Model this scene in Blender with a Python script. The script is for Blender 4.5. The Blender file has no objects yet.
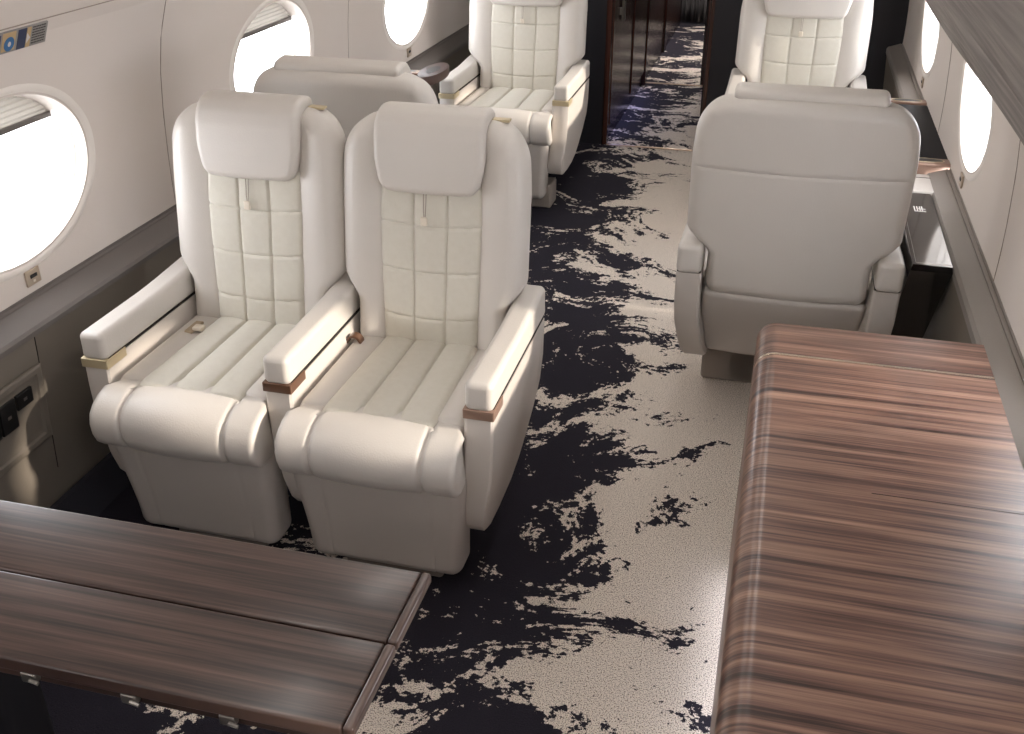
import bpy, math, random
from mathutils import Vector
S = bpy.context.scene
COL = S.collection
PI = math.pi
random.seed(4)

# ------------------------------------------------------------ camera, world, sun, exposure
F_PX, PITCH, YAW, CAM_Z = 1026.0, math.atan2(556.0, 1026.0), None, 1.70
cam_d = bpy.data.cameras.new('camera'); cam = bpy.data.objects.new('camera', cam_d); COL.objects.link(cam)
cam_d.sensor_width = 36.0; cam_d.lens = 36.0 * F_PX / 1024.0; cam_d.clip_start = 0.02
YAW = math.atan2(302.0, math.hypot(1026.0, 556.0))        # the view is turned left of the cabin axis
cam.location = (0, 0, CAM_Z)
cam.rotation_euler = (PI / 2 - PITCH, 0, YAW)
S.camera = cam

W = bpy.data.worlds.new('sky'); S.world = W; W.use_nodes = True
bg = W.node_tree.nodes['Background']; bg.inputs[0].default_value = (0.93, 0.95, 1.0, 1); bg.inputs[1].default_value = 10.5

sun_d = bpy.data.lights.new('sun', 'SUN'); sun = bpy.data.objects.new('sun', sun_d); COL.objects.link(sun)
sun_d.energy = 5.6; sun_d.color = (1.0, 0.89, 0.76); sun_d.angle = math.radians(2.2)
sun.rotation_euler = Vector((-1, 0.01, -0.28)).to_track_quat('-Z', 'Y').to_euler()
sun.location = (4, -1, 3)

S.view_settings.view_transform = 'Standard'; S.view_settings.look = 'None'
S.view_settings.gamma = 1.0; S.view_settings.use_curve_mapping = False
S.view_settings.exposure = 0.17
S.cycles.use_denoising = True
S.cycles.max_bounces = 10; S.cycles.diffuse_bounces = 6; S.cycles.transparent_max_bounces = 12
S.cycles.sample_clamp_indirect = 6.0

# ------------------------------------------------------------ cabin section
CX = -0.578                                 # cabin centre line
PROF = [(0.64, 1.166), (0.72, 1.167), (0.80, 1.165), (0.93, 1.158), (1.05, 1.145), (1.15, 1.125), (1.25, 1.090),
        (1.40, 1.01), (1.55, 0.90), (1.68, 0.76), (1.78, 0.60), (1.84, 0.45)]
def hw(z):
    if z <= PROF[0][0]: return PROF[0][1]
    for (a, b), (c, d) in zip(PROF, PROF[1:]):
        if z <= c:
            t = (z - a) / (c - a); return b + (d - b) * t
    return PROF[-1][1]
WIN_Y = [-3.59, -2.20, -0.81, 0.58, 1.97, 3.37, 4.76]      # window centres
WA, WB, WZ = 0.298, 0.200, 0.925                          # half width, half height, centre height
Y0, Y1 = -4.285, 5.80                                     # aft wall, forward bulkhead
TOPZ = 1.84

# ------------------------------------------------------------ materials
def lin(h):
    h = h.lstrip('#'); r = [int(h[i:i + 2], 16) / 255 for i in (0, 2, 4)]
    return tuple(((c / 12.92) if c <= 0.04045 else ((c + 0.055) / 1.055) ** 2.4) for c in r) + (1,)
MATS = {}
def mat(name, color='#808080', rough=0.5, metal=0.0, bump=None, coat=0.0, spec=0.5, var=None, sheen=0.0):
    m = bpy.data.materials.new(name); m.use_nodes = True; MATS[name] = m
    nt = m.node_tree; N, L = nt.nodes, nt.links; b = N['Principled BSDF']
    b.inputs['Base Color'].default_value = lin(color); b.inputs['Roughness'].default_value = rough
    b.inputs['Metallic'].default_value = metal; b.inputs['Coat Weight'].default_value = coat
    b.inputs['Coat Roughness'].default_value = 0.12
    b.inputs['Specular IOR Level'].default_value = spec
    b.inputs['Sheen Weight'].default_value = sheen
    tc = N.new('ShaderNodeTexCoord')
    if var:
        n = N.new('ShaderNodeTexNoise'); n.inputs['Scale'].default_value = var[0]; n.inputs['Detail'].default_value = 4
        L.new(tc.outputs['Object'], n.inputs['Vector'])
        mx = N.new('ShaderNodeMix'); mx.data_type = 'RGBA'
        mx.inputs[6].default_value = lin(color); mx.inputs[7].default_value = lin(var[1])
        L.new(n.outputs['Fac'], mx.inputs[0]); L.new(mx.outputs[2], b.inputs['Base Color'])
    if bump:
        n = N.new('ShaderNodeTexNoise'); n.inputs['Scale'].default_value = bump[0]; n.inputs['Detail'].default_value = 3
        L.new(tc.outputs['Object'], n.inputs['Vector'])
        bp = N.new('ShaderNodeBump'); bp.inputs['Strength'].default_value = bump[1]; bp.inputs['Distance'].default_value = 0.002
        L.new(n.outputs['Fac'], bp.inputs['Height']); L.new(bp.outputs[0], b.inputs['Normal'])
    return m

leather = mat('leather', '#cac4bd', 0.42, bump=(260, 0.22), var=(9, '#c3bdb6'), spec=0.45)
leather_back = mat('leather_shell', '#bbb4ad', 0.45, bump=(260, 0.22), var=(9, '#b4ada6'), spec=0.4)
quilt_m = mat('quilted_fabric', '#cecabf', 0.85, bump=(420, 0.5), var=(60, '#c5c0b3'), spec=0.2, sheen=0.2)
side_m = mat('side_shell', '#c6bfb8', 0.45, bump=(200, 0.12))
pedestal_m = mat('pedestal', '#8c827a', 0.55)
gap_m = mat('dark_gap', '#1c1714', 0.8)
stitch_m = mat('seam_thread', '#9a8f85', 0.8)
brass = mat('brass', '#c4b595', 0.4, 0.4)
walnut = mat('walnut_accent', '#5b3f2e', 0.3, coat=0.3)
champagne = mat('champagne_accent', '#94796a', 0.35, 0.35)
cream_plastic = mat('cream_plastic', '#d9cfc0', 0.4)
liner_m = mat('liner', '#d4ccc6', 0.62, bump=(300, 0.12), var=(3, '#d2c7be'), spec=0.3)
window_white = mat('window_surround', '#e2dbd4', 0.45)
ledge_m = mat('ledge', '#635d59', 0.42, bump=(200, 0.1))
dado_m = mat('dado', '#726a60', 0.6, bump=(200, 0.1), var=(3, '#6c645a'))
ceiling_m = mat('ceiling', '#d8d0c8', 0.7)
bulk_m = mat('bulkhead_dark', '#17151c', 0.5)
blackgloss = mat('black_gloss', '#0d0a0b', 0.08, coat=0.6)
darkpanel = mat('dark_panel', '#121116', 0.6, spec=0.25)
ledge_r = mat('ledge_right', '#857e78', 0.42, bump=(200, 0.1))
holder_m = mat('holder_wood', '#4a342c', 0.5)
blackp = mat('black_plastic', '#0c0b0c', 0.4)
steel = mat('steel', '#8f8a84', 0.3, 0.9)
curtain_m = mat('curtain', '#4a4748', 0.8)
white_ink = mat('pale_print', '#c9c4c0', 0.6)
blue_ink = mat('blue_print', '#2a6294', 0.5)
orange_ink = mat('tan_print', '#b59a70', 0.5)
navy_ink = mat('navy_print', '#1f2b4a', 0.5)
plac_m = mat('placard_grey', '#84807d', 0.45)
socket_m = mat('socket_plate', '#b3a391', 0.35, 0.4)
belt_m = mat('belt_webbing', '#a8977f', 0.7)

def emit(name, color, s):
    m = bpy.data.materials.new(name); m.use_nodes = True
    N, L = m.node_tree.nodes, m.node_tree.links; N.clear()
    o = N.new('ShaderNodeOutputMaterial'); e = N.new('ShaderNodeEmission')
    e.inputs[0].default_value = color; e.inputs[1].default_value = s; L.new(e.outputs[0], o.inputs[0]); return m
lamp_m = emit('lamp_diffuser', (1, 0.965, 0.93, 1), 8.0)
led_m = emit('led_strip', (0.86, 0.88, 1.0, 1), 7.0)
led_blue = emit('led_blue', (0.30, 0.36, 1.0, 1), 16.0)

def pane_mat():
    m = bpy.data.materials.new('window_glass'); m.use_nodes = True
    N, L = m.node_tree.nodes, m.node_tree.links; N.clear()
    o = N.new('ShaderNodeOutputMaterial'); t = N.new('ShaderNodeBsdfTransparent'); g = N.new('ShaderNodeBsdfGlossy')
    g.inputs['Roughness'].default_value = 0.05; mx = N.new('ShaderNodeMixShader'); mx.inputs[0].default_value = 0.05
    L.new(t.outputs[0], mx.inputs[1]); L.new(g.outputs[0], mx.inputs[2]); L.new(mx.outputs[0], o.inputs[0]); return m
glass = pane_mat()
def shade_mat():
    m = mat('pleated_shade', '#b5b0a8', 0.8)
    N, L = m.node_tree.nodes, m.node_tree.links; b = N['Principled BSDF']
    tr = N.new('ShaderNodeBsdfTranslucent'); tr.inputs[0].default_value = lin('#b0aaa0')
    mx = N.new('ShaderNodeMixShader'); mx.inputs[0].default_value = 0.10
    o = N['Material Output']; L.new(b.outputs[0], mx.inputs[1]); L.new(tr.outputs[0], mx.inputs[2]); L.new(mx.outputs[0], o.inputs[0])
    return m
shade_m = shade_mat()

def wood(name, dark, mid, light, axis='X', scale=1.0, rough=0.26, coat=0.35):
    """striped veneer: long streaks running along the given axis"""
    m = bpy.data.materials.new(name); m.use_nodes = True
    nt = m.node_tree; N, L = nt.nodes, nt.links; b = N['Principled BSDF']
    tc = N.new('ShaderNodeTexCoord')
    def streak(sl, sa, det, dist=0.0, rough_=0.6):
        mp = N.new('ShaderNodeMapping'); sc = [sa * scale] * 3; sc['XYZ'.index(axis)] = sl * scale; sc[2] = sc[2] if axis == 'Z' else 0.0
        mp.inputs['Scale'].default_value = sc; L.new(tc.outputs['Object'], mp.inputs[0])
        n = N.new('ShaderNodeTexNoise'); n.inputs['Scale'].default_value = 1; n.inputs['Detail'].default_value = det
        n.inputs['Roughness'].default_value = rough_; n.inputs['Distortion'].default_value = dist
        L.new(mp.outputs[0], n.inputs['Vector']); return n.outputs['Fac']
    a = streak(0.9, 34, 4, 0.25); c = streak(2.2, 150, 3, 0.1); d = streak(14, 700, 2)
    s1 = N.new('ShaderNodeMath'); s1.operation = 'MULTIPLY_ADD'; s1.inputs[1].default_value = 0.60; L.new(a, s1.inputs[0])
    s2 = N.new('ShaderNodeMath'); s2.operation = 'MULTIPLY_ADD'; s2.inputs[1].default_value = 0.34; L.new(c, s2.inputs[0])
    s3 = N.new('ShaderNodeMath'); s3.operation = 'MULTIPLY'; s3.inputs[1].default_value = 0.10; L.new(d, s3.inputs[0])
    L.new(s3.outputs[0], s2.inputs[2]); L.new(s2.outputs[0], s1.inputs[2])
    r = N.new('ShaderNodeValToRGB'); e = r.color_ramp.elements
    e[0].position = 0.40; e[0].color = lin(dark); e[1].position = 0.66; e[1].color = lin(light)
    k = e.new(0.50); k.color = lin(mid); L.new(s1.outputs[0], r.inputs[0])
    L.new(r.outputs[0], b.inputs['Base Color'])
    b.inputs['Roughness'].default_value = rough; b.inputs['Coat Weight'].default_value = coat
    b.inputs['Coat Roughness'].default_value = 0.18
    return m
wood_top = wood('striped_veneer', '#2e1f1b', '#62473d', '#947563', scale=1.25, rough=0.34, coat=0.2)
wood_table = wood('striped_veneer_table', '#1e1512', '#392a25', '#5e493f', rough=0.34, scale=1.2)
wood_edge = wood('veneer_edging', '#1e1512', '#392a25', '#5e493f', axis='Y', rough=0.32)
wood_dark = wood('dark_corridor_wood', '#1d100d', '#38201a', '#4e2e26', axis='Z', scale=0.7)

def carpet_mat():
    m = bpy.data.materials.new('patterned_carpet'); m.use_nodes = True
    nt = m.node_tree; N, L = nt.nodes, nt.links; b = N['Principled BSDF']
    tc = N.new('ShaderNodeTexCoord'); sep = N.new('ShaderNodeSeparateXYZ'); L.new(tc.outputs['Object'], sep.inputs[0])
    def math_(op, a, c=None, d=None):
        n = N.new('ShaderNodeMath'); n.operation = op
        for i, v in enumerate((a, c, d)):
            if v is None: continue
            if isinstance(v, (int, float)): n.inputs[i].default_value = v
            else: L.new(v, n.inputs[i])
        return n.outputs[0]
    def noise(scale, det, rgh, dist, vec, w=None):
        n = N.new('ShaderNodeTexNoise'); n.inputs['Scale'].default_value = scale; n.inputs['Detail'].default_value = det
        n.inputs['Roughness'].default_value = rgh; n.inputs['Distortion'].default_value = dist; L.new(vec, n.inputs['Vector'])
        return n
    # warp the coordinates so that the streaks swirl, then stretch them across the aisle
    wn = noise(1.5, 2, 0.5, 0.0, tc.outputs['Object'])
    vm = N.new('ShaderNodeVectorMath'); vm.operation = 'SUBTRACT'; L.new(wn.outputs['Color'], vm.inputs[0]); vm.inputs[1].default_value = (0.5, 0.5, 0.5)
    vs = N.new('ShaderNodeVectorMath'); vs.operation = 'SCALE'; L.new(vm.outputs[0], vs.inputs[0]); vs.inputs['Scale'].default_value = 0.75
    va = N.new('ShaderNodeVectorMath'); va.operation = 'ADD'; L.new(tc.outputs['Object'], va.inputs[0]); L.new(vs.outputs[0], va.inputs[1])
    mp = N.new('ShaderNodeMapping'); mp.inputs['Rotation'].default_value = (0, 0, math.radians(-24)); mp.inputs['Scale'].default_value = (1.0, 1.5, 1)
    mp.inputs['Location'].default_value = (CARP[0], CARP[1], 0)
    L.new(va.outputs[0], mp.inputs[0])
    mp2 = N.new('ShaderNodeMapping'); mp2.inputs['Scale'].default_value = (1.0, 1.15, 1); mp2.inputs['Rotation'].default_value = (0, 0, math.radians(-24)); L.new(va.outputs[0], mp2.inputs[0])
    big = noise(3.4, 5, 0.6, 0.5, mp.outputs[0]).outputs['Fac']
    med = noise(17.0, 8, 0.70, 0.15, mp2.outputs[0]).outputs['Fac']
    rag = noise(62, 3, 0.6, 0, tc.outputs['Object']).outputs['Fac']
    # dark towards the window side of the seats, pale along the credenza
    cv = N.new('ShaderNodeFloatCurve')
    L.new(math_('MULTIPLY_ADD', sep.outputs['Y'], 0.1, 0.0), cv.inputs['Value'])
    c = cv.mapping.curves[0]
    pts = [(0.0, 0.66), (0.13, 0.70), (0.165, 0.72), (0.19, 0.70), (0.24, 0.67), (0.30, 0.62), (0.36, 0.50), (0.43, 0.34), (0.50, 0.26), (0.56, 0.22), (0.62, 0.34), (0.7, 0.40), (0.85, 0.36), (1.0, 0.36)]
    c.points[0].location = pts[0]; c.points[1].location = pts[-1]
    for p in pts[1:-1]: c.points.new(*p)
    cv.mapping.update()
    edge = math_('SUBTRACT', cv.outputs[0], 1.0)           # x of the mean border
    bias = math_('SUBTRACT', sep.outputs['X'], edge)
    bias = math_('MULTIPLY', bias, 0.85)
    bias = math_('MAXIMUM', math_('MINIMUM', bias, 0.6), -0.15)
    bias = math_('ADD', bias, math_('MINIMUM', math_('MULTIPLY_ADD', sep.outputs['X'], 0.6, 0.6), 0.0))
    v = math_('ADD', math_('MULTIPLY_ADD', big, 1.9, -0.45), bias)
    v = math_('ADD', v, math_('MULTIPLY_ADD', med, 1.15, -0.575))
    v = math_('ADD', v, math_('MULTIPLY_ADD', rag, 0.62, -0.31))
    r = N.new('ShaderNodeValToRGB'); r.color_ramp.elements[0].position = 0.492; r.color_ramp.elements[1].position = 0.508
    L.new(v, r.inputs[0])
    tuft = N.new('ShaderNodeTexVoronoi'); tuft.inputs['Scale'].default_value = 230; L.new(tc.outputs['Object'], tuft.inputs['Vector'])
    tn = noise(330, 2, 0.6, 0, tc.outputs['Object']).outputs['Fac']
    sp = N.new('ShaderNodeValToRGB'); sp.color_ramp.elements[0].position = 0.36; sp.color_ramp.elements[1].position = 0.52
    sp.color_ramp.elements[0].color = lin('#74685e'); sp.color_ramp.elements[1].color = lin('#e8ddd1'); L.new(tn, sp.inputs[0])
    dk = N.new('ShaderNodeValToRGB'); dk.color_ramp.elements[0].color = lin('#1e1c22'); dk.color_ramp.elements[1].color = lin('#35323b'); L.new(tn, dk.inputs[0])
    mx = N.new('ShaderNodeMix'); mx.data_type = 'RGBA'; L.new(r.outputs[0], mx.inputs[0]); L.new(dk.outputs[0], mx.inputs[6]); L.new(sp.outputs[0], mx.inputs[7])
    L.new(mx.outputs[2], b.inputs['Base Color']); b.inputs['Roughness'].default_value = 0.95; b.inputs['Specular IOR Level'].default_value = 0.1
    bp = N.new('ShaderNodeBump'); bp.inputs['Strength'].default_value = 0.6; bp.inputs['Distance'].default_value = 0.004
    L.new(math_('SUBTRACT', tn, math_('MULTIPLY', tuft.outputs['Distance'], 0.5)), bp.inputs['Height']); L.new(bp.outputs[0], b.inputs['Normal'])
    return m
CARP = (3.1, 0.7)
carpet = carpet_mat()

def valance_mat():
    m = mat('valance_cloth', '#837b75', 0.6, bump=(350, 0.3))
    N, L = m.node_tree.nodes, m.node_tree.links; b = N['Principled BSDF']
    tc = N.new('ShaderNodeTexCoord'); mp = N.new('ShaderNodeMapping'); mp.inputs['Scale'].default_value = (60, 2.5, 60); L.new(tc.outputs['Object'], mp.inputs[0])
    n = N.new('ShaderNodeTexNoise'); n.inputs['Scale'].default_value = 1; n.inputs['Detail'].default_value = 5; L.new(mp.outputs[0], n.inputs['Vector'])
    r = N.new('ShaderNodeValToRGB'); r.color_ramp.elements[0].color = lin('#6b6460'); r.color_ramp.elements[1].color = lin('#8f8781')
    r.color_ramp.elements[0].position = 0.3; r.color_ramp.elements[1].position = 0.7
    L.new(n.outputs['Fac'], r.inputs[0]); L.new(r.outputs[0], b.inputs['Base Color']); return m
valance_m = valance_mat()

# ------------------------------------------------------------ mesh helpers
class MB:
    def __init__(s): s.v = []; s.f = []
    def add(s, vs, fs):
        o = len(s.v); s.v += [tuple(p) for p in vs]; s.f += [tuple(o + i for i in f) for f in fs]; return s
    def rbox(s, cx, cy, cz, sx, sy, sz, r=0.004, n=(1, 1, 1), m=3, f=None):
        """rounded box centred at c; n = cells along each side's flat part, m = cells in each rounded edge"""
        h = [sx / 2, sy / 2, sz / 2]; r = min(r, *h) * 0.9999
        ax = []
        for k in range(3):
            c = h[k] - r
            tt = [math.tan(PI / 4 * j / m) for j in range(m + 1)]
            p = [-c - r * t for t in reversed(tt)]
            if c > 1e-6:
                p += [-c + 2 * c * j / n[k] for j in range(1, n[k])]
                p += [c + r * t for t in tt]
            else: p += [c + r * t for t in tt[1:]]
            ax.append(p)
        idx = {}; V = []; Fc = []
        def vid(i, j, k):
            key = (i, j, k)
            if key not in idx:
                p = [ax[0][i], ax[1][j], ax[2][k]]
                q = [max(-(h[a] - r), min(h[a] - r, p[a])) for a in range(3)]
                d = Vector([p[a] - q[a] for a in range(3)])
                if d.length > 1e-9: d = d.normalized() * r
                w = Vector(q) + d + Vector((cx, cy, cz))
                if f: w = f(w)
                idx[key] = len(V); V.append(tuple(w))
            return idx[key]
        X, Y, Z = len(ax[0]) - 1, len(ax[1]) - 1, len(ax[2]) - 1
        for i in range(X):
            for j in range(Y):
                Fc.append((vid(i, j, 0), vid(i, j + 1, 0), vid(i + 1, j + 1, 0), vid(i + 1, j, 0)))
                Fc.append((vid(i, j, Z), vid(i + 1, j, Z), vid(i + 1, j + 1, Z), vid(i, j + 1, Z)))
        for i in range(X):
            for k in range(Z):
                Fc.append((vid(i, 0, k), vid(i + 1, 0, k), vid(i + 1, 0, k + 1), vid(i, 0, k + 1)))
                Fc.append((vid(i, Y, k), vid(i, Y, k + 1), vid(i + 1, Y, k + 1), vid(i + 1, Y, k)))
        for j in range(Y):
            for k in range(Z):
                Fc.append((vid(0, j, k), vid(0, j, k + 1), vid(0, j + 1, k + 1), vid(0, j + 1, k)))
                Fc.append((vid(X, j, k), vid(X, j + 1, k), vid(X, j + 1, k + 1), vid(X, j, k + 1)))
        return s.add(V, Fc)
    def box(s, x0, x1, y0, y1, z0, z1, r=0.0, f=None):
        if r <= 0:
            V = [Vector((x, y, z)) for x in (x0, x1) for y in (y0, y1) for z in (z0, z1)]
            if f: V = [f(p) for p in V]
            return s.add(V, [(0, 1, 3, 2), (4, 6, 7, 5), (0, 4, 5, 1), (2, 3, 7, 6), (0, 2, 6, 4), (1, 5, 7, 3)])
        return s.rbox((x0 + x1) / 2, (y0 + y1) / 2, (z0 + z1) / 2, x1 - x0, y1 - y0, z1 - z0, r, f=f)
    def tube(s, pts, r, n=8):
        pts = [Vector(p) for p in pts]; rings = []
        for i, p in enumerate(pts):
            t = (pts[min(i + 1, len(pts) - 1)] - pts[max(i - 1, 0)]).normalized()
            u = t.cross(Vector((0, 0, 1))) if abs(t.z) < 0.9 else t.cross(Vector((1, 0, 0))); u.normalize(); w = t.cross(u)
            rings.append([p + u * r * math.cos(2 * PI * k / n) + w * r * math.sin(2 * PI * k / n) for k in range(n)])
        return s.loft(rings, caps=True)
    def loft(s, rings, caps=True, closed=True):
        n = len(rings[0]); V = [p for r in rings for p in r]; Fc = []
        for i in range(len(rings) - 1):
            for k in range(n if closed else n - 1):
                a, b = i * n + k, i * n + (k + 1) % n
                Fc.append((a, b, b + n, a + n))
        if caps: Fc.append(tuple(reversed(range(n)))); Fc.append(tuple((len(rings) - 1) * n + k for k in range(n)))
        return s.add(V, Fc)
    def build(s, name, m, parent=None, loc=None, smooth=True, label=None):
        me = bpy.data.meshes.new(name); me.from_pydata(s.v, [], s.f); me.materials.append(m); me.update()
        import bmesh
        bm = bmesh.new(); bm.from_mesh(me); bmesh.ops.recalc_face_normals(bm, faces=bm.faces); bm.to_mesh(me); bm.free()
        if smooth: me.shade_smooth(); me.set_sharp_from_angle(angle=math.radians(40))
        o = bpy.data.objects.new(name, me); COL.objects.link(o)
        if parent: o.parent = parent
        if loc: o.location = loc
        if label: o['label'] = label
        return o
def thing(name, label, cat, loc=(0, 0, 0), rz=0.0, group=None):
    o = bpy.data.objects.new(name, None); COL.objects.link(o); o.location = loc; o.rotation_euler = (0, 0, rz)
    o.empty_display_size = 0.1
    o['label'] = label; o['category'] = cat
    if group: o['group'] = group
    return o
def tag(o, label, cat, group=None):
    o['label'] = label; o['category'] = cat
    if group: o['group'] = group
    return o
def struct(o): o['kind'] = 'structure'; return o
def smooth(a, b, x):
    t = max(0.0, min(1.0, (x - a) / (b - a))); return t * t * (3 - 2 * t)
def gs(d, w): return math.exp(-(d / w) ** 2)

# ------------------------------------------------------------ the room
fl = MB().box(-1.80, 0.62, Y0, 9.9, -0.03, 0.0).build('floor', carpet, smooth=False); struct(fl)

def wall_side(sgn, name):
    """curved side liner with an elliptical hole for every window"""
    mb = MB(); n = 72
    yb = [Y0] + [(a + b) / 2 for a, b in zip(WIN_Y, WIN_Y[1:])] + [Y1]
    zl, zh = 0.64, 1.25
    P = lambda y, z: (CX + sgn * hw(z), y, z)
    for wy, ya, yc in zip(WIN_Y, yb, yb[1:]):
        rings = []
        # outer rectangle sampled by angle, with its four corners exact
        ang = [2 * PI * k / n for k in range(n)]
        rect = []
        for k in range(n):
            q = k / n * 4; side = int(q); t = q - side
            if side == 0: p = (yc, zl + (zh - zl) * t)
            elif side == 1: p = (yc + (ya - yc) * t, zh)
            elif side == 2: p = (ya, zh + (zl - zh) * t)
            else: p = (ya + (yc - ya) * t, zl)
            rect.append(p)
        def el(p, s_):
            a = math.atan2((p[1] - WZ) / WB, (p[0] - wy) / WA)
            return (wy + WA * s_ * math.cos(a), WZ + WB * s_ * math.sin(a))
        E0 = [el(p, 1.0) for p in rect]
        E1 = [el(p, 1.15) for p in rect]
        steps = [E0, E1]
        for t in (0.2, 0.4, 0.6, 0.8, 1.0):
            steps.append([(a[0] + (b[0] - a[0]) * t, a[1] + (b[1] - a[1]) * t) for a, b in zip(E1, rect)])
        for st in steps: rings.append([P(*p) for p in st])
        mb.loft(rings, caps=False)
    zs = [1.25, 1.325, 1.40, 1.475, 1.55, 1.615, 1.68, 1.73, 1.78, 1.84]
    mb.add([P(y, z) for z in zs for y in (Y0, Y1)], [(2 * i, 2 * i + 1, 2 * i + 3, 2 * i + 2) for i in range(len(zs) - 1)])
    o = mb.build(name, liner_m); return struct(o)
wl = wall_side(-1, 'wall_left'); wr = wall_side(1, 'wall_right')
# liner panel joints: fine grooves between the window bays and below the upper panel
for sgn, nm in ((-1, 'left'), (1, 'right')):
    mb = MB()
    for a, b in zip(WIN_Y, WIN_Y[1:]):
        y = (a + b) / 2 - 0.03
        mb.tube([(CX + sgn * (hw(z) - 0.0004), y, z) for z in [0.645 + 0.05 * k for k in range(24)]], 0.0014, 5)
    mb.tube([(CX + sgn * (hw(1.282) - 0.0006), y, 1.282) for y in (Y0 + .02, Y1 - .02)], 0.0014, 5)
    struct(mb.build('trim_1' if sgn < 0 else 'trim_2', stitch_m))

struct(MB().box(CX - 0.47, CX + 0.47, Y0, Y1, TOPZ, TOPZ + 0.02).build('ceiling', ceiling_m))
struct(MB().box(CX - 1.3, CX + 1.3, Y0 - 0.03, Y0, 0, 1.9).build('wall_back', liner_m))

# windows: surround, deep reveal, pane, shade
def window(sgn, wy, num, shade):
    def ring(s_, off, dz=0.0, n=64):
        out = []
        for k in range(n):
            a = 2 * PI * k / n; z = WZ + WB * s_ * math.sin(a); y = wy + WA * s_ * math.cos(a)
            out.append((CX + sgn * (hw(z) + off), y, z))
        return out
    mb = MB()
    mb.loft([ring(1.12, -0.0003), ring(1.09, -0.003), ring(1.05, -0.003), ring(1.02, 0.001), ring(1.005, 0.012), ring(0.99, 0.030),
             ring(0.975, 0.033), ring(0.965, 0.055), ring(0.95, 0.058), ring(0.94, 0.085), ring(0.925, 0.10), ring(1.06, 0.115), ring(1.17, 0.03)], caps=False)
    w = struct(mb.build('window_%d' % num, window_white))
    # dark gasket
    struct(MB().loft([ring(0.966, 0.0575), ring(0.960, 0.0570), ring(0.962, 0.060)], caps=False).build('window_gasket', ledge_m, w))
    r0 = ring(0.94, 0.09)
    struct(MB().add(r0, [tuple(range(len(r0)))]).build('window_pane', glass, w, smooth=False))
    if shade:
        zb = 1.035; mb = MB(); zt = WZ + WB * 0.96; npl = 6
        V = []; Fc = []
        rows = []
        for i in range(npl * 2 + 1):
            z = zb + (zt - zb) * i / (npl * 2)
            ht = math.sqrt(max(0.0, 1 - ((z - WZ) / (WB * 0.965)) ** 2)) * WA * 0.965 if abs(z - WZ) < WB * 0.965 else 0.0
            x = CX + sgn * (hw(z) + 0.052 + (0.004 if i % 2 else 0.0))
            rows.append([(x, wy - ht, z), (x, wy + ht, z)])
        for r_ in rows: V += r_
        for i in range(len(rows) - 1): Fc.append((2 * i, 2 * i + 1, 2 * i + 3, 2 * i + 2))
        s = struct(MB().add(V, Fc).build('window_shade', shade_m, w, smooth=False))
        ht = math.sqrt(1 - ((zb - WZ) / (WB * 0.965)) ** 2) * WA * 0.965
        xb = CX + sgn * (hw(zb) + 0.052)
        struct(MB().box(xb - 0.006, xb + 0.006, wy - ht, wy + ht, zb - 0.012, zb + 0.002, 0.003).build('shade_rail', ledge_m, s))
num = 0
for sgn in (-1, 1):
    for i, wy in enumerate(WIN_Y):
        num += 1; window(sgn, wy, num, sgn < 0 and wy in (1.97, 3.37))
        la = bpy.data.lights.new('sky_portal', 'AREA'); la.shape = 'RECTANGLE'; la.size = 0.62; la.size_y = 0.40
        la.cycles.is_portal = True
        lo = bpy.data.objects.new('sky_portal', la); COL.objects.link(lo)
        lo.location = (CX + sgn * (1.158 + 0.105), wy, WZ)
        lo.rotation_euler = Vector((-sgn, 0, 0)).to_track_quat('-Z', 'Y').to_euler()

# ledges, dados, skirting
def strip(name, pts, m, y0, y1, ny=1, sm=False):
    mb = MB(); rings = [[(x, y0 + (y1 - y0) * i / ny, z) for x, z in pts] for i in range(ny + 1)]
    mb.loft(rings, caps=False, closed=False); return struct(mb.build(name, m, smooth=sm))
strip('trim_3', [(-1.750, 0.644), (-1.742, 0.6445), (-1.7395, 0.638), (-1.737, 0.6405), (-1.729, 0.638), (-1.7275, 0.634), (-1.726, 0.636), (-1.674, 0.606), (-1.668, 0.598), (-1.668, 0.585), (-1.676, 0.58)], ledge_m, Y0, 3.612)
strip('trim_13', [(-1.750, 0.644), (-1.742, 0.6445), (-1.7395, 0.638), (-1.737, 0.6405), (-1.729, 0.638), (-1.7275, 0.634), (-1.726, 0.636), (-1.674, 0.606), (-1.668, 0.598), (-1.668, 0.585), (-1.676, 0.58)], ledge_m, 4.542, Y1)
strip('wall_dado_left', [(-1.672, 0.60), (-1.685, 0.40), (-1.700, 0.20), (-1.715, 0.04), (-1.72, 0.0)], dado_m, Y0, 3.612, sm=True)
strip('wall_dado_left_forward', [(-1.672, 0.60), (-1.685, 0.40), (-1.700, 0.20), (-1.715, 0.04), (-1.72, 0.0)], dado_m, 4.542, Y1, sm=True)
strip('baseboard_left', [(-1.701, 0.115), (-1.690, 0.11), (-1.688, 0.04), (-1.672, 0.0)], mat('base_carpet', '#222028', 0.95, bump=(200, 0.6)), Y0, Y1, sm=True)
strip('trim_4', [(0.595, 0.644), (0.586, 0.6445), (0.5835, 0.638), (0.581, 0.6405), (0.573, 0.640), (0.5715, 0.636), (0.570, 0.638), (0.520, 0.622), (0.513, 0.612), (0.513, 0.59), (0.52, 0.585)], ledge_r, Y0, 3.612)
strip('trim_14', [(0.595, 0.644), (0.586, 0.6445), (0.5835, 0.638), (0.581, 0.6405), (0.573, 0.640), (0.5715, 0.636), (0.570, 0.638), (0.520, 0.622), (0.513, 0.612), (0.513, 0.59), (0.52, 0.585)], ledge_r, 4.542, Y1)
strip('wall_dado_right', [(0.517, 0.61), (0.53, 0.40), (0.545, 0.20), (0.56, 0.0)], dado_m, Y0, 3.612, sm=True)
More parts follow.
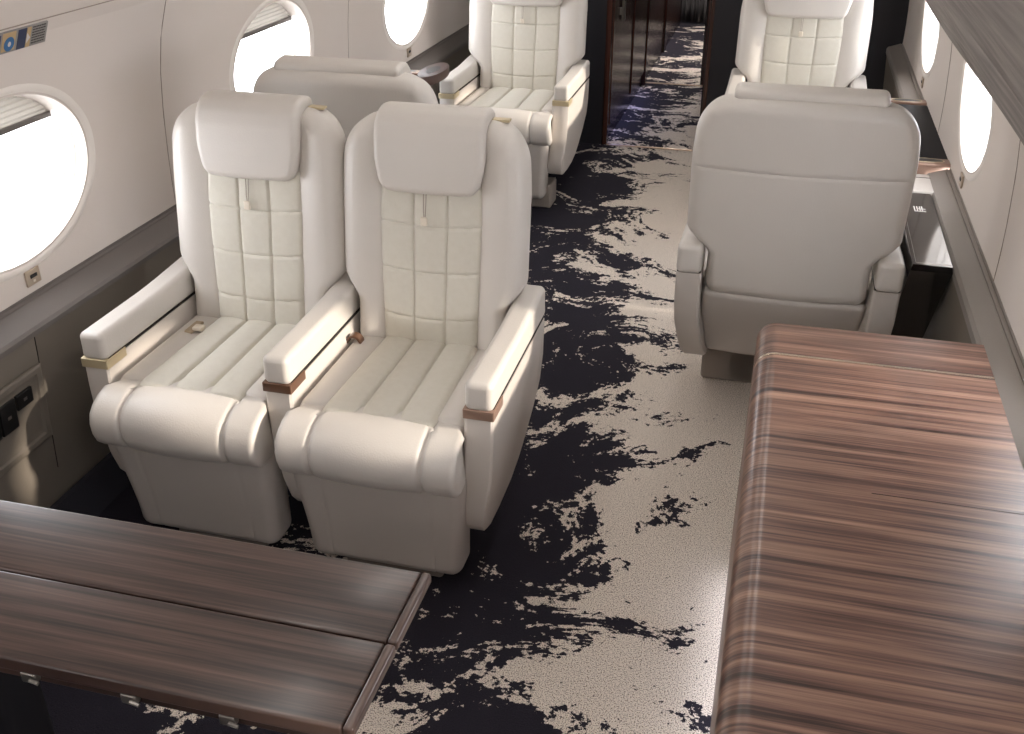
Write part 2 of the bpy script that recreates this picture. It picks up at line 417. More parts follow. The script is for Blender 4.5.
strip('wall_dado_right_forward', [(0.517, 0.61), (0.53, 0.40), (0.545, 0.20), (0.56, 0.0)], dado_m, 4.542, Y1, sm=True)
# vertical joints in the left dado
mb = MB()
for y in (1.15, 1.855, 3.3): mb.tube([(-1.6715, y, 0.595), (-1.6845, y, 0.40), (-1.6995, y, 0.2)], 0.0013, 5)
struct(mb.build('trim_5', gap_m))

# overhead valance on the right side
vp = [(0.56, 1.145), (0.515, 1.108), (0.493, 1.103), (0.484, 1.112), (0.477, 1.128), (0.474, 1.138), (0.468, 1.140), (0.452, 1.165), (0.432, 1.205), (0.427, 1.212), (0.421, 1.213),
      (0.390, 1.262), (0.372, 1.298), (0.366, 1.300), (0.33, 1.36), (0.27, 1.46), (0.20, 1.60), (0.10, 1.76), (0.0, 1.838)]
mb = MB(); rings = []
for i in range(41):
    y = -0.6 + (Y1 + 0.6) * i / 40; t = smooth(1.5, 5.6, y)
    rings.append([(x - 0.034 * t * (1 if z < 1.5 else 0.3) + 0.0025 * math.sin(y * 3.1 + x * 40), y, z + 0.003 * math.sin(y * 2.3 + z * 25)) for x, z in vp])
mb.loft(rings, caps=False, closed=False); struct(mb.build('trim_6', valance_m))

for kk, (cx_, cz_) in enumerate(((0.4235, 1.2145), (0.3685, 1.3015), (0.4735, 1.1400))):
    pts_ = []
    for i in range(60):
        y = -0.55 + (Y1 + 0.5) * i / 59; tt_ = smooth(1.5, 5.6, y)
        pts_.append((cx_ - 0.034 * tt_ + 0.0025 * math.sin(y * 3.1 + cx_ * 40) - 0.0005, y, cz_ + 0.003 * math.sin(y * 2.3 + cz_ * 25)))
    struct(MB().tube(pts_, 0.0016, 5).build('trim_%d' % (15 + kk), gap_m))

# bulkhead with the doorway, corridor beyond
DX0, DX1 = -0.935, -0.415
struct(MB().box(-1.85, DX0 - 0.03, Y1, Y1 + 0.05, 0, 1.9).box(DX1 + 0.03, 0.7, Y1, Y1 + 0.05, 0, 1.9).box(DX0 - 0.03, DX1 + 0.03, Y1, Y1 + 0.05, 1.80, 1.9).build('wall_front', bulk_m, smooth=False))
struct(MB().box(DX0 - 0.03, DX0, Y1 - 0.008, Y1 + 0.06, 0, 1.80, 0.003).box(DX1, DX1 + 0.03, Y1 - 0.008, Y1 + 0.06, 0, 1.80, 0.003).build('trim_7', wood_dark))
struct(MB().box(DX0 - 0.04, DX0 + 0.004, Y1 + 0.06, 7.36, 0.10, 1.85).box(DX0 - 0.04, DX0 - 0.01, Y1 + 0.06, 7.36, 0, 0.10).box(-1.0, -0.945, 7.36, 9.75, 0, 1.85)
       .box(DX0 - 0.02, DX0 + 0.012, 7.30, 7.40, 0, 1.85, 0.004).box(DX0 - 0.02, DX0 + 0.012, 6.62, 6.68, 0.1, 1.85, 0.004).box(-0.96, -0.93, 8.45, 8.55, 0, 1.85, 0.004).build('wall_corridor_left', wood_dark, smooth=False))
struct(MB().box(DX1, DX1 + 0.04, Y1 + 0.06, 7.36, 0, 1.85).box(DX1 - 0.015, DX1 + 0.03, 7.36, 7.42, 0, 1.85).box(-0.55, -0.42, 7.42, 9.75, 0, 1.85).build('wall_corridor_right', wood_dark, smooth=False))
struct(MB().box(-1.05, -0.35, Y1 + 0.05, 9.8, 1.85, 1.87).build('ceiling_corridor', bulk_m, smooth=False))
struct(MB().box(-1.05, -0.35, 9.78, 9.80, 0, 1.87).build('wall_corridor_end', bulk_m, smooth=False))
for y, n_ in ((5.79, 8), (7.38, 9)):
    struct(MB().box(DX0, DX1, y - 0.009, y + 0.009, 0.0, 0.006, 0.002).build('trim_%d' % n_, mat('threshold_%d' % n_, '#b49c86', 0.35, 0.6)))
t = thing('wall_grab_rail', 'narrow pale grab rail standing upright on the dark wood wall just inside the doorway', 'grab rail', (-0.93, 6.05, 0.85))
MB().box(0.012, 0.028, -0.02, 0.02, -0.20, 0.75, 0.006).build('rail', steel, t)
for zz in (-0.17, 0.68): MB().box(-0.003, 0.014, -0.012, 0.012, zz, zz + 0.04, 0.004).build('bracket', steel, t)
# glow strip of the corridor skirting
o = MB().box(DX0 - 0.007, DX0 - 0.001, 5.95, 7.2, 0.092, 0.0985).build('floor_light_strip', led_blue, smooth=False)
tag(o, 'blue light strip along the foot of the corridor wall', 'light strip')
t = thing('corridor_fill_light', 'round unseen fill light added on the corridor ceiling beyond the doorway', 'ceiling light', (-0.68, 8.6, 1.85))  # out of view, added to brighten the corridor floor and curtain
MB().loft([[(0.09 * math.cos(a * PI / 12) * s_, 0.09 * math.sin(a * PI / 12) * s_, z) for a in range(24)] for s_, z in ((1.15, 0), (1.15, -0.012), (1.0, -0.014))], caps=False).build('rim', steel, t)
MB().loft([[(0.09 * math.cos(a * PI / 12), 0.09 * math.sin(a * PI / 12), z) for a in range(24)] for z in (-0.004, -0.013)]).build('diffuser', emit('corridor_fill', (1, 0.93, 0.88, 1), 480), t)
# curtain at the end
mb = MB(); rings = []
for z in [0.03 + 0.15 * k for k in range(12)]:
    rr = []
    for k in range(121):
        x = -0.94 + 0.40 * k / 120
        rr.append((x, 9.72 + 0.022 * math.sin(k / 120 * 2 * PI * 7) + 0.006 * math.sin(k * 0.9 + z * 2), z))
    rings.append(rr)
mb.loft(rings, caps=False, closed=False)
o = mb.build('curtain', curtain_m); tag(o, 'grey pleated curtain closing the far end of the corridor', 'curtain')
sm_ = o.modifiers.new('thickness', 'SOLIDIFY'); sm_.thickness = 0.004

# cabin ceiling lights
for sx_ in (-1, 1):
    for j, yy in enumerate((-2.9, -0.9, 1.1, 3.0, 4.8)):
        t = thing('ceiling_light', 'long slim ceiling light above the %s side, %s' % ('left' if sx_ < 0 else 'right', ('at the aft end', 'behind the table', 'above the table and credenza', 'above the middle seats', 'next to the bulkhead')[j]), 'ceiling light', (CX + sx_ * 0.34, yy, TOPZ), 0, 'ceiling lights')
        MB().box(-0.052, 0.052, -0.76, 0.76, -0.010, 0.0, 0.003).build('frame', steel, t)
        MB().box(-0.042, 0.042, -0.75, 0.75, -0.016, -0.0095).build('diffuser', lamp_m, t, smooth=False)

# ------------------------------------------------------------ seats
def round_xz(p, cx_, cz_, R, r, up=1):
    """turn the small in-plane corner radius r of a box into the larger radius R"""
    dx, dz = abs(p.x) - cx_, (p.z - cz_) * up
    if dx <= 0 or dz <= 0: return p
    d = math.hypot(dx, dz)
    if d < 1e-6: return p
    c, q = max(dx, dz) / d, min(dx, dz) / d
    t = R / c
    if t * q > R - r:
        b = (R - r) * (c + q); t = b + math.sqrt(max(0.0, b * b - 2 * (R - r) ** 2 + r * r))
    k = R / t
    p.x = math.copysign(cx_ + dx * k, p.x); p.z = cz_ + up * dz * k
    return p
def make_seat(label, iw, aw, bw, qw, hwid, rest_w, arms=(-1, 1), accents=None, group=None, foot=0.96, plate=False):
    """local frame: the sitter looks towards -y, arm fronts at y = -0.32, floor z = 0"""
    t = thing('cabin_seat', label, 'seat', (0, 0, 0), 0, group)
    O = -0.32
    # pedestal and foot
    mb = MB(); mb.rbox(0, O + 0.185, 0.13, iw * 0.62, 0.10, 0.26, 0.015); mb.rbox(0, O + 0.170, 0.060, iw * foot, 0.13, 0.118, 0.012)
    mb.build('pedestal', pedestal_m, t)
    # lower body
    W2 = (iw + 0.02) / 2
    def fl_(p):
        k = smooth(0.34, 0.14, p.z); p.x *= 1 - 0.07 * k
        if p.y > O + 0.4:
            p.y += -0.16 * smooth(0.50, 0.16, p.z)
            p.y -= 0.02 * (p.x / W2) ** 2
        return p
    MB().rbox(0, O + 0.350, 0.325, iw - 0.008, 0.43, 0.27, 0.02, (6, 6, 6), 3, fl_).build('lower_body', leather_back, t)
    # seat cushion: side bolsters with the channelled insert between them
    def fc(p):
        if p.z > 0.42:
            ex = abs(p.x) - qw / 2
            if ex < 0: p.z -= 0.012 * smooth(0, 0.02, -ex)
            else: p.z += 0.006 * math.sin(min(1, ex / (iw / 2 - qw / 2)) * PI)
        return p
    MB().rbox(0, O + 0.28, 0.415, iw, 0.40, 0.13, 0.028, (40, 6, 3), 3, fc).build('seat_cushion', leather, t)
    def fi(p):
        yy = (p.y - (O + 0.06)) / 0.41
        if p.z > 0.465:
            u = (p.x / (qw / 2)) * 1.5
            for k in (-0.5, 0.5):
                p.z -= 0.008 * gs((u - k) / 1.5 * (qw / 2), 0.0045)
            p.z += 0.006 * abs(math.cos(PI * u)) - 0.003
        p.x *= 1.0 + 0.10 * (1 - yy) * (1 if qw > 0 else 0) - 0.06
        p.z -= 0.003 + 0.004 * smooth(0.12, 0.0, yy)
        return p
    MB().rbox(0, O + 0.265, 0.468, qw, 0.41, 0.045, 0.016, (72, 16, 2), 3, fi).build('seat_insert', quilt_m, t)
    # waterfall roll
    rw = iw + 0.012
    def fr(p):
        g = rw * 0.31
        if p.y > O + 0.045: p.x *= 1 - 0.075 * smooth(O + 0.045, O + 0.07, p.y)
        for s_ in (-1, 1):
            d = p.x - s_ * g
            c = Vector((0, O + 0.055, 0.410)); q = Vector((0, p.y, p.z)) - c
            k = 0.007 * gs(d, 0.005)
            p.y -= q.y * k / 0.07; p.z -= q.z * k / 0.07
        if abs(p.x) < g:
            w = 1 - (p.x / g) ** 2
            p.y -= 0.010 * w * (1 if p.y < O + 0.06 else 0.4); p.z += 0.006 * w * (1 if p.z > 0.4 else 0)
        if p.z > 0.42 and p.y > O + 0.06: p.z -= 0.004
        return p
    prof = [(0.135, 0.472), (0.105, 0.479), (0.075, 0.482), (0.045, 0.480), (0.015, 0.473), (-0.012, 0.459), (-0.030, 0.441), (-0.038, 0.414), (-0.036, 0.387),
            (-0.026, 0.362), (-0.008, 0.345), (0.012, 0.338), (0.05, 0.338), (0.135, 0.338)]
    rings = []; NX = 90
    cy0, cz0 = 0.055, 0.41
    for i in range(-3, NX + 4):
        if i < 0 or i > NX:
            q = -i if i < 0 else i - NX
            a_ = q * PI / 6; x = (rw / 2 - 0.012 + 0.012 * math.sin(a_)) * (-1 if i < 0 else 1); k_ = 0.012 * (1 - math.cos(a_))
        else: x = -(rw / 2 - 0.012) + (rw - 0.024) * i / NX; k_ = 0.0
        rr = []
        for y, z in prof:
            dl = math.hypot(y - cy0, z - cz0)
            p = Vector((x, O + y - (y - cy0) / dl * k_, z - (z - cz0) / dl * k_)); p = fr(p); rr.append(p)
        rings.append(rr)
    MB().loft(rings).build('front_bolster', leather, t)
    # leg rest
    def fg(p):
        k = smooth(0.40, 0.06, p.z)
        p.x *= 1 - 0.085 * k; p.y += 0.038 * k
        if p.y < O + 0.09:
            for s_ in (-1, 1): p.y += 0.0025 * gs(p.x - s_ * rest_w * 0.31, 0.0035)
        return p
    MB().rbox(0, O + 0.062, 0.214, rest_w, 0.11, 0.315, 0.034, (60, 3, 12), 5, fg).build('leg_rest', leather_back, t)
    # backrest shell
    def fb(p):
        z = p.z; wr = smooth(O + 0.485, O + 0.53, p.y)
        k = smooth(0.66, 0.575, z)
        lo_w = (iw - 0.02) / bw
        p.x *= 1 + (lo_w - 1) * k
        p.x *= 1 - 0.05 * smooth(0.85, 1.06, z)
        top = smooth(0.90, 1.09, z)
        ex = abs(p.x) - qw / 2; fy = p.y
        if wr < 1:
            if ex < 0.0: p.y += 0.014 * smooth(0, 0.02, -ex) * smooth(1.0, 0.90, z)
            b_ = max(0.0, min(1.0, ex / (bw / 2 - qw / 2)))
            if ex > 0: p.y -= 0.016 * math.sin(b_ * PI) * smooth(1.06, 0.98, z)
            p.y += 0.003 * gs(abs(p.x) - (bw / 2 - 0.035), 0.003) * (1 if z < 1.0 else 0)
            p.y = fy + (p.y - fy) * (1 - wr)
        if wr > 0:
            fy = p.y
            p.y += 0.003 * smooth(0.846, 0.856, z) - 0.0025 * gs(z - 0.846, 0.003)
            p.y -= 0.03 * (p.x / (bw / 2)) ** 2
            p.y = fy + (p.y - fy) * wr
        # round the upper corners in the plane of the back
        p.y += 0.135 * (z - 0.47) - 0.035 * 0
        return p
    mb = MB()
    def shape_corner(p):
        R = 0.10; cx_, cz_ = bw / 2 - R, 1.045 - R
        p = round_xz(p, cx_, cz_, R, 0.040)
        return fb(p)
    mb.rbox(0, O + 0.507, 0.7475, bw, 0.115, 0.595, 0.040, (72, 4, 84), 4, shape_corner).build('backrest', leather, t)
    # quilted back panel
    zt, zb = 0.90, 0.475
    rowz = [0.796, 0.678, 0.556]
    def fq(p):
        z = p.z
        if p.y < O + 0.466:
            for k in (-1, 1): p.y += 0.005 * gs(p.x - k * qw / 6.2, 0.0032)
            sag = -0.010 * (1 - (p.x / (qw / 2)) ** 2)
            for rz_ in rowz: p.y += 0.0045 * gs(z - rz_ - sag, 0.0032)
            u = abs(math.cos(PI * p.x / (qw / 3.1)));
            p.y -= 0.003 * u - 0.0015
        p.x *= 0.93 + 0.07 * smooth(0.47, 0.80, z) - 0.03 * smooth(0.80, 0.9, z)
        p.y += 0.135 * (z - 0.47)
        return p
    MB().rbox(0, O + 0.462, (zt + zb) / 2, qw, 0.034, zt - zb, 0.015, (76, 1, 100), 3, fq).build('quilted_back_panel', quilt_m, t)
    # headrest pad folding over the top of the back
    path = [(0.494, 0.876), (0.497, 0.92), (0.502, 0.965), (0.508, 1.005), (0.517, 1.030), (0.534, 1.046), (0.558, 1.051), (0.583, 1.048), (0.610, 1.040)]
    Ls = [0.0]
    for a, b in zip(path, path[1:]): Ls.append(Ls[-1] + math.dist(a, b))
    LT = Ls[-1]
    def on(s_):
        s_ = max(0, min(LT - 1e-6, s_))
        for i in range(len(path) - 1):
            if s_ <= Ls[i + 1]:
                q = (s_ - Ls[i]) / (Ls[i + 1] - Ls[i]); a, b = path[i], path[i + 1]
                ta = Vector((path[min(i + 1, len(path) - 1)][0] - path[max(i - 1, 0)][0], path[min(i + 1, len(path) - 1)][1] - path[max(i - 1, 0)][1])).normalized()
                tb = Vector((path[min(i + 2, len(path) - 1)][0] - a[0], path[min(i + 2, len(path) - 1)][1] - a[1])).normalized()
                tv = (ta * (1 - q) + tb * q).normalized()
                return Vector((a[0] + (b[0] - a[0]) * q, a[1] + (b[1] - a[1]) * q)), tv
    def fh(p):
        s_ = p.z; c, tv = on(s_); nrm = Vector((tv.y, -tv.x))      # towards the rear / underside
        o_ = c + nrm * (p.y)
        x = p.x * (1 - 0.07 * smooth(0.09, 0.0, s_) + 0.02 * smooth(0.0, 0.1, s_) - 0.02)
        sag = -0.004 * (1 - (p.x / (hwid / 2)) ** 2) * smooth(0.06, 0, s_)
        return Vector((x, O + o_.x, o_.y + sag))
    def fh2(p):
        R = 0.032; p = round_xz(p, hwid / 2 - R, R, R, 0.017, -1)
        return fh(p)
    MB().rbox(0, 0.0, LT / 2, hwid, 0.044, LT, 0.017, (30, 2, 40), 4, fh2).build('headrest', leather, t)
    # pull cord with tab
    cx_ = -0.012
    yz = lambda z: O + 0.440 + 0.135 * (z - 0.47)
    cd = MB()
    for dx in (-0.004, 0.004): cd.tube([(cx_ + dx, yz(0.895), 0.895), (cx_ + dx * 0.7, yz(0.83) - 0.004, 0.83), (cx_ + dx * 0.4, yz(0.815) - 0.004, 0.815)], 0.0011, 6)
    cd.build('pull_cord', stitch_m, t)
    MB().box(cx_ - 0.009, cx_ + 0.009, yz(0.80) - 0.011, yz(0.80) - 0.004, 0.793, 0.816, 0.003).build('pull_tab', cream_plastic, t)
    # plate on top of the back shell
    xp = bw / 2 - 0.085
    if plate: MB().box(xp - 0.020, xp + 0.024, O + 0.570, O + 0.592, 1.0400, 1.0465, 0.0015).build('name_plate', brass, t)
    # arms
    for s_ in arms:
        x0 = s_ * (iw / 2 + aw / 2)
        # side panel, an outline in (y, z) with rounded corners, extruded across
        out = [(0.068, 0.5275), (0.066, 0.46), (0.064, 0.36), (0.067, 0.26), (0.078, 0.21), (0.100, 0.18), (0.14, 0.165), (0.22, 0.160), (0.34, 0.165), (0.42, 0.185),
               (0.48, 0.225), (0.525, 0.29), (0.555, 0.36), (0.572, 0.43), (0.58, 0.50), (0.582, 0.5275)]
        xs = [(-0.5, 0.006), (-0.42, 0.0), (0.42, 0.0), (0.5, 0.006)]
        cyy, czz = 0.3, 0.36; rings = []
        for fx, ins in xs:
            rr = []
            for (y, z) in out:
                tx = 1.0 if s_ * fx < 0 else 1.0 - 0.0 * z
                lean = s_ * (-0.030) * smooth(0.42, 0.14, z)
                sy = (y - cyy) * (1 - ins / 0.3) + cyy; sz = (z - czz) * (1 - ins / 0.22) + czz if z < 0.5 else z
                rr.append((x0 + fx * aw + lean, O + sy, sz))
            rings.append(rr)
        pn = MB().loft(rings).build('arm_panel', side_m, t)
        # gap line and cap
        MB().box(x0 - aw / 2 + 0.002, x0 + aw / 2 - 0.002, O + 0.075, O + 0.575, 0.526, 0.532).build('arm_gap', gap_m, t, smooth=False)
        def fcap(p):
            p.z += 0.014 * smooth(O + 0.30, O + 0.62, p.y) * smooth(0.535, 0.57, p.z)
            if p.z > 0.55: p.x = x0 + (p.x - x0) * 0.98
            return p
        MB().rbox(x0, O + 0.330, 0.566, aw + 0.001, 0.530, 0.073, 0.016, (4, 24, 3), 5, fcap).build('armrest', leather, t)
        am = (accents or {}).get(s_, champagne)
        ac = MB()
        ac.box(x0 - aw / 2 - 0.002, x0 + aw / 2 + 0.002, O + 0.0635, O + 0.080, 0.511, 0.535, 0.002)
        for e in (-1, 1):
            xe = x0 + e * (aw / 2 + 0.001)
            ac.box(xe - 0.002, xe + 0.002, O + 0.064, O + 0.145, 0.511, 0.535, 0.0015)
        ac.build('accent_strip', am, t, label={id(brass): 'brass accent strip', id(walnut): 'dark walnut accent strip'}.get(id(am), 'champagne accent strip'))
    return t
def copy_tree(o, parent=None):
    c = o.copy(); COL.objects.link(c)
    if parent: c.parent = parent
    for ch in [q for q in ALL if q.parent == o]: copy_tree(ch, c)
    return c

G = 'cream cabin seats'
PAIR = dict(iw=0.420, aw=0.066, bw=0.488, qw=0.272, hwid=0.280, rest_w=0.430, foot=0.62, plate=True)
A = make_seat('cream leather seat on the aisle side of the front pair, lit across its right arm', arms=(-1, 1), accents={-1: walnut, 1: champagne}, group=G, **PAIR)
A.location = (-0.803, 2.12, 0)
B = make_seat('cream leather seat on the window side of the front pair, beside the left wall', arms=(-1,), accents={-1: brass}, group=G, **PAIR)
B.location = (-1.284, 2.12, 0)
E_ = make_seat('cream seat seen from behind, beyond the striped credenza on the right', iw=0.475, aw=0.072, bw=0.588, qw=0.350, hwid=0.390, rest_w=0.45, accents={-1: brass, 1: brass}, group=G)
ALL = list(COL.objects)
E_.location = (0.082, 3.035, 0); E_.rotation_euler = (0, 0, PI)
C_ = copy_tree(E_); C_.location = (-1.236, 3.045, 0); C_['label'] = 'cream seat with its back turned right behind the front pair, by the left windows'
D_ = copy_tree(E_); D_.location = (-1.236, 4.86, 0); D_.rotation_euler = (0, 0, 0); D_['label'] = 'bright cream seat facing the camera left of the doorway'
F_ = copy_tree(E_); F_.location = (0.075, 4.86, 0); F_.rotation_euler = (0, 0, 0); F_['label'] = 'bright cream seat facing the camera right of the doorway, half hidden by another seat'

# seat belt ends on the front pair
mb = MB(); rings = []
mb.box(-0.168, -0.145, 0.02, 0.085, 0.482, 0.490, 0.003)
mb.build('seat_belt', belt_m, B)
MB().box(-0.150, -0.122, 0.03, 0.055, 0.486, 0.497, 0.003).build('belt_buckle', cream_plastic, B)
rings = []
for k in range(9):
    a = PI * k / 8; rings.append([(-0.190 + 0.022 * math.cos(a) * q, 0.085 + dy, 0.482 + 0.024 * math.sin(a) * q) for q, dy in ((1, -0.012), (1, 0.012), (0.72, 0.012), (0.72, -0.012))])
MB().loft(rings).build('belt_guide', walnut, A)

# ------------------------------------------------------------ conference table
t = thing('conference_table', 'dark striped wood table with two hinged leaves in the lower left foreground', 'table', (-1.09, 1.0, 0))
ox, oy = -1.09, 1.0
def leaf(y0, y1, rr):
    def f(p): return p
    mb = MB(); mb.box(-1.64 - ox, -0.449 - ox, y0 - oy, y1 - oy, 0.634, 0.660, 0.005)
    return mb
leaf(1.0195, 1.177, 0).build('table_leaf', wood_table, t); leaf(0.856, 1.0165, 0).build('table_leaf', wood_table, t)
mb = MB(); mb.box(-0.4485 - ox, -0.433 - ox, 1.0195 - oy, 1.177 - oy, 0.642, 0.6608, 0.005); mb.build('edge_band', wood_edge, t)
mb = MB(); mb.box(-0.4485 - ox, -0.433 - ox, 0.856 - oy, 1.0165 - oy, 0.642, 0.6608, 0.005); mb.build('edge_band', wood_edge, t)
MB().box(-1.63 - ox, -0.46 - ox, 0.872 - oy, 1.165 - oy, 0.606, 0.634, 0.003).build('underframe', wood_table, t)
for x in (-0.93, -0.77, -0.62):
    mb = MB(); mb.box(x - 0.012 - ox, x + 0.012 - ox, 0.860 - oy, 0.873 - oy, 0.612, 0.630, 0.003); mb.tube([(x + 0.004 - ox, 0.858 - oy, 0.621), (x + 0.018 - ox, 0.858 - oy, 0.618)], 0.003)
    mb.build('latch', steel, t)
mb = MB(); mb.rbox(-1.25 - ox, 0, 0.32, 0.30, 0.10, 0.58, 0.02); mb.rbox(-1.25 - ox, 0, 0.02, 0.42, 0.22, 0.035, 0.01); mb.build('pedestal', darkpanel, t)

# ------------------------------------------------------------ credenza
CR = thing('credenza', 'long low striped wood credenza with rounded edge and metal inlay at lower right', 'credenza', (0.27, 0.9, 0))
def cred(y0, y1, m, name, lift=0.0, lab=None):
    pr = []
    R = 0.045; x0 = 0.018 - lift; top = 0.650 + lift
    pr.append((x0, 0.075)); pr.append((x0, 0.3)); pr.append((x0, top - R))
    for k in range(1, 11):
        a = PI - k * PI / 20; pr.append((x0 + R + R * math.cos(a), top - R + R * math.sin(a)))
    pr += [(0.3, top), (0.510, top), (0.510, 0.075)]
    rings = [[(x - 0.27, y - 0.9, z) for x, z in pr] for y in (y0, y1)]
    return MB().loft(rings).build(name, m, CR, label=lab)
cred(-1.2, 2.078, wood_top, 'body'); cred(2.0855, 2.240, wood_top, 'end_panel')
cred(2.0775, 2.0860, mat('inlay_metal', '#cdbfae', 0.25, 0.9), 'metal_inlay', 0.0006, 'pale metal inlay strip')
MB().box(0.24 - 0.27, 0.5105 - 0.27, 1.5835 - 0.9, 1.5850 - 0.9, 0.6495, 0.6503).build('lid_joint', gap_m, CR, smooth=False)
MB().box(0.075 - 0.27, 0.500 - 0.27, -1.15 - 0.9, 2.20 - 0.9, 0.0, 0.076).build('plinth', bulk_m, CR, smooth=False)
MB().box(0.030 - 0.27, 0.050 - 0.27, -1.1 - 0.9, 2.10 - 0.9, 0.068, 0.0745).build('light_strip', led_m, CR, smooth=False, label='bright light strip under the edge')

# ------------------------------------------------------------ black gloss cabinet between the right seat and the wall
BX = thing('side_cabinet', 'glossy black side cabinet between the turned seat and the right wall', 'cabinet', (0.46, 3.1, 0))
rings = []
for z in (0.0, 0.30, 0.60, 0.618):
    yf = 2.772 + 0.78 * max(0.0, (0.60 - z)); e = 0.003 if z == 0.618 else 0
    rings.append([(0.404 + e - 0.46, yf + e - 3.1, z), (0.512 - e - 0.46, yf + e - 3.1, z), (0.512 - e - 0.46, 3.40 - e - 3.1, z), (0.404 + e - 0.46, 3.40 - e - 3.1, z)])
MB().loft(rings).build('body', blackgloss, BX, smooth=False)
MB().box(0.4155 - 0.46, 0.4170 - 0.46, 2.785 - 3.1, 3.38 - 3.1, 0.6178, 0.6186).box(0.4155 - 0.46, 0.508 - 0.46, 2.785 - 3.1, 2.788 - 3.1, 0.6178, 0.6186).build('lid_line', steel, BX, smooth=False)
g_ = MB()
for dx, dy in ((0, 0), (0.010, 0.004), (0.020, 0.0), (0.028, 0.004)):
    g_.box(0.446 + dx * 0.8 - 0.46, 0.4495 + dx * 0.8 - 0.46, 3.215 + dy - 3.1, 3.265 - 3.1, 0.6179, 0.6187)
g_.box(0.446 - 0.46, 0.480 - 0.46, 3.215 - 3.1, 3.222 - 3.1, 0.6179, 0.6187).box(0.456 - 0.46, 0.480 - 0.46, 3.238 - 3.1, 3.244 - 3.1, 0.6179, 0.6187)
g_.build('emblem', white_ink, BX, smooth=False, label='small pale emblem on the lid')
# pale shelf end that closes the cabinet recess
struct(MB().box(0.36, 0.575, 3.405, 3.60, 0.60, 0.622, 0.008).build('trim_10', mat('shelf_pale', '#b5aea7', 0.45)))
mb = MB(); mb.tube([(0.40, 3.555, 0.6222), (0.525, 3.555, 0.6222), (0.545, 3.535, 0.6235), (0.553, 3.50, 0.6300)], 0.0014, 5); struct(mb.build('trim_12', gap_m))

# ------------------------------------------------------------ side tables between the facing seats
def side_table(sgn, lab):
    xw = CX + sgn * 1.1715; xi = CX + sgn * 1.005; xd = CX + sgn * (1.090 if sgn > 0 else 1.06)
    a, b = min(xw, xi), max(xw, xi); mx_, my = (a + b) / 2, 4.08
    T = thing('side_table', lab, 'side table', (mx_, my, 0), 0, 'side tables between the facing seats')
    L_ = lambda x: x - mx_
    MB().box(L_(a), L_(b), 3.70 - my, 4.46 - my, 0.612, 0.648, 0.004).build('table_top', darkpanel, T)
    for y in (3.655, 4.505):
        tr = MB().box(L_(a), L_(b), y - 0.034 - my, y + 0.034 - my, 0.606, 0.654, 0.010).build('end_trim', champagne, T)
        # cup recess: dark oval with a brass rim
        ov = lambda r, z: [(L_((a + b) / 2) + 0.056 * r * math.cos(k * PI / 16), y - my + 0.020 * r * math.sin(k * PI / 16), z) for k in range(32)]
        MB().loft([ov(1.0, 0.6542), ov(1.0, 0.6550), ov(0.96, 0.6552)]).build('cup_recess', blackp, tr)
        MB().loft([ov(1.0, 0.654), ov(1.06, 0.6555), ov(1.12, 0.654)], caps=False).build('cup_rim', brass, tr)
    MB().box(L_(min(xd, xi)), L_(max(xd, xi)), 3.63 - my, 4.53 - my, 0.10, 0.598, 0.004).build('body', darkpanel, T)
side_table(1, 'dark side table with metal end trims against the right wall')
side_table(-1, 'dark side table with metal end trims against the left wall')
# wood drink holder beside the left turned seat
T = thing('drink_holder', 'round-cornered brown wood drink holder poking out beside the turned left seat', 'drink holder', (-1.50, 4.40, 0.622))
if True:
    rr = lambda r, z: [(0.055 * r * math.cos(k * PI / 16), 0.16 * r * math.sin(k * PI / 16), z) for k in range(32)]
    MB().loft([rr(0.95, 0.03), rr(1.0, 0.036), rr(1.0, 0.062), rr(0.95, 0.068)]).build('body', holder_m, T)
    MB().loft([rr(0.45, 0.0683), rr(0.45, 0.0690)]).build('cup_recess', blackp, T)

# ------------------------------------------------------------ small fittings on the walls
def outlet(sgn, wy, lab):
    z = 0.683; x = CX + sgn * (hw(z) - 0.0005)
    T = thing('charging_socket', lab, 'socket', (x, wy, z), 0, 'charging sockets under the windows')
    i = -sgn
    MB().box(min(0, i * 0.006), max(0, i * 0.006), -0.026, 0.026, -0.020, 0.020, 0.0025).build('plate', socket_m, T)
    MB().box(min(i * 0.005, i * 0.008), max(i * 0.005, i * 0.008), -0.012, 0.012, -0.001, 0.008, 0.0008).build('port', blackp, T)
    MB().box(min(i * 0.005, i * 0.007), max(i * 0.005, i * 0.007), -0.004, 0.004, -0.013, -0.007, 0.0008).build('indicator', cream_plastic, T)
outlet(-1, 1.975, 'small metal charging socket under the nearest left window')
outlet(-1, 4.76, 'small metal charging socket under the far left window')
outlet(1, 3.36, 'small metal charging socket under the nearer right window')
outlet(1, 4.72, 'small metal charging socket under the farther right window')

# instruction placard on the left upper wall
z = 1.253; y0, y1 = 1.80, 2.232
T = thing('placard', 'grey instruction placard with coloured pictograms high on the left wall', 'sign', (CX - hw(z), 1.898, z))
tilt = math.atan2(hw(1.22) - hw(1.28), 0.06)
T.rotation_euler = (0, -tilt * -1.0, 0)
PX = 0.006
MB().box(-0.002, PX, y0 - 2.016, y1 - 2.016, -0.026, 0.026, 0.002).build('plate', plac_m, T)
def deco(name, ya, yb, za, zb, m, d=0.0008):
    return MB().box(PX - 0.0005, PX + d, ya, yb, za, zb).build(name, m, T, smooth=False)
deco('picture_panel', 0.112, 0.140, -0.024, 0.024, navy_ink)
deco('picture_panel', 0.060, 0.104, -0.020, 0.024, orange_ink, 0.0006)
MB().loft([[(x, 0.084 + 0.017 * math.cos(k * PI / 12), -0.004 + 0.017 * math.sin(k * PI / 12)) for k in range(24)] for x in (PX, PX + 0.0012)]).build('blue_disc', blue_ink, T)
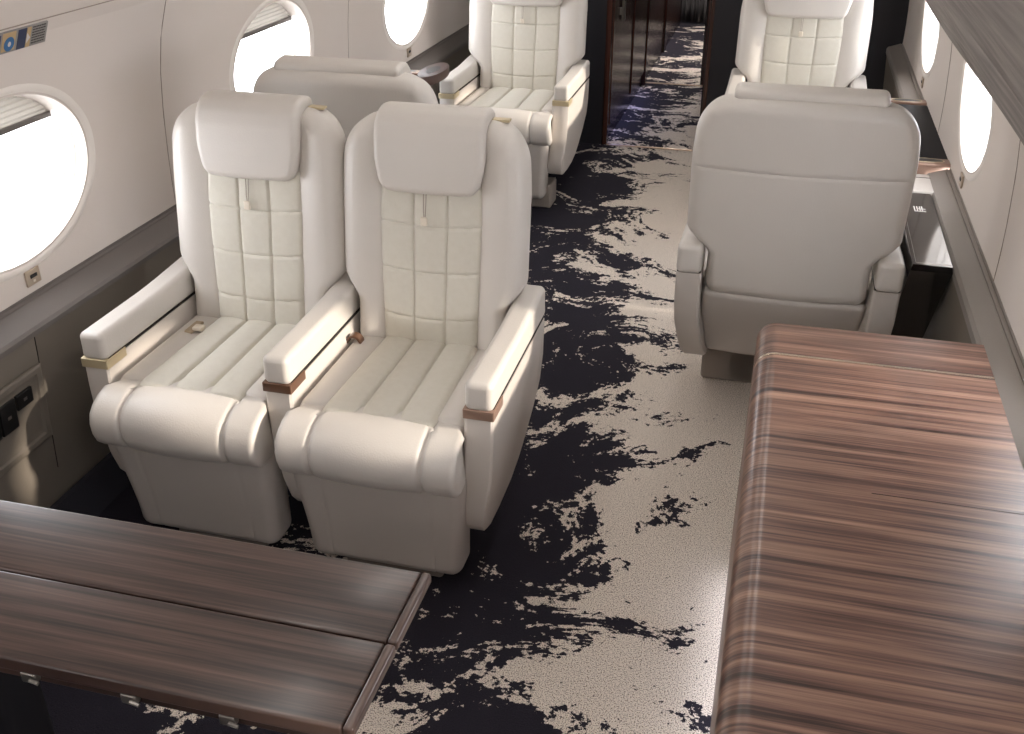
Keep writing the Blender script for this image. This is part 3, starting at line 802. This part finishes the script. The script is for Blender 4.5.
MB().loft([[(x, 0.084 + 0.005 * math.cos(k * PI / 12), -0.004 + 0.006 * math.sin(k * PI / 12)) for k in range(24)] for x in (PX, PX + 0.0018)]).build('pictogram', white_ink, T)
deco('picture_panel', 0.142, 0.156, -0.024, 0.024, orange_ink)
MB().add([(PX + 0.001, 0.142, -0.015), (PX + 0.001, 0.155, -0.002), (PX + 0.001, 0.142, 0.012)], [(0, 1, 2)]).build('arrow_mark', white_ink, T, smooth=False)
deco('picture_panel', 0.020, 0.054, -0.020, 0.022, navy_ink); deco('picture_panel', -0.03, 0.014, -0.020, 0.022, orange_ink)
tl = MB()
random.seed(2)
for r_ in range(7):
    yy = 0.162
    while yy < 0.205:
        w_ = random.uniform(0.004, 0.010); tl.box(PX, PX + 0.0006, yy, min(yy + w_, 0.207), 0.020 - r_ * 0.0065, 0.0225 - r_ * 0.0065); yy += w_ + 0.002
tl.build('lettering', mat('dark_print', '#3b3836', 0.6), T, smooth=False)

# recessed power panel low on the left wall
T = thing('power_panel', 'recessed power outlet panel low on the left wall', 'power panel', (-1.6835, 1.685, 0.410))
T.rotation_euler = (0, math.radians(4.3), 0)
def frame_ring(o, i, x): return None
ow, oh, iw_, ih = 0.165, 0.105, 0.140, 0.082
mb = MB()
def rect(w, h, x): return [(x, -w, -h), (x, w, -h), (x, w, h), (x, -w, h)]
mb.loft([rect(ow, oh, 0.0), rect(ow, oh, 0.006), rect(ow - 0.006, oh - 0.006, 0.009), rect(iw_ + 0.004, ih + 0.004, 0.009), rect(iw_, ih, 0.004), rect(iw_ - 0.014, ih - 0.012, 0.0025)], caps=False)
mb.add(rect(iw_ - 0.014, ih - 0.012, 0.0025), [(0, 1, 2, 3)]); mb.build('frame', dado_m, T, smooth=False)
for (ya, yb, za, zb) in ((0.062, 0.118, 0.026, 0.066), (0.002, 0.056, -0.012, 0.066), (-0.07, -0.004, -0.012, 0.066)):
    m_ = MB().box(0.002, 0.010, ya, yb, za, zb, 0.002).build('outlet_module', blackp, T)
    MB().box(0.0095, 0.0106, (ya + yb) / 2 - 0.006, (ya + yb) / 2 + 0.006, (za + zb) / 2 - 0.004, (za + zb) / 2 + 0.004).build('outlet_mark', steel, m_, smooth=False)
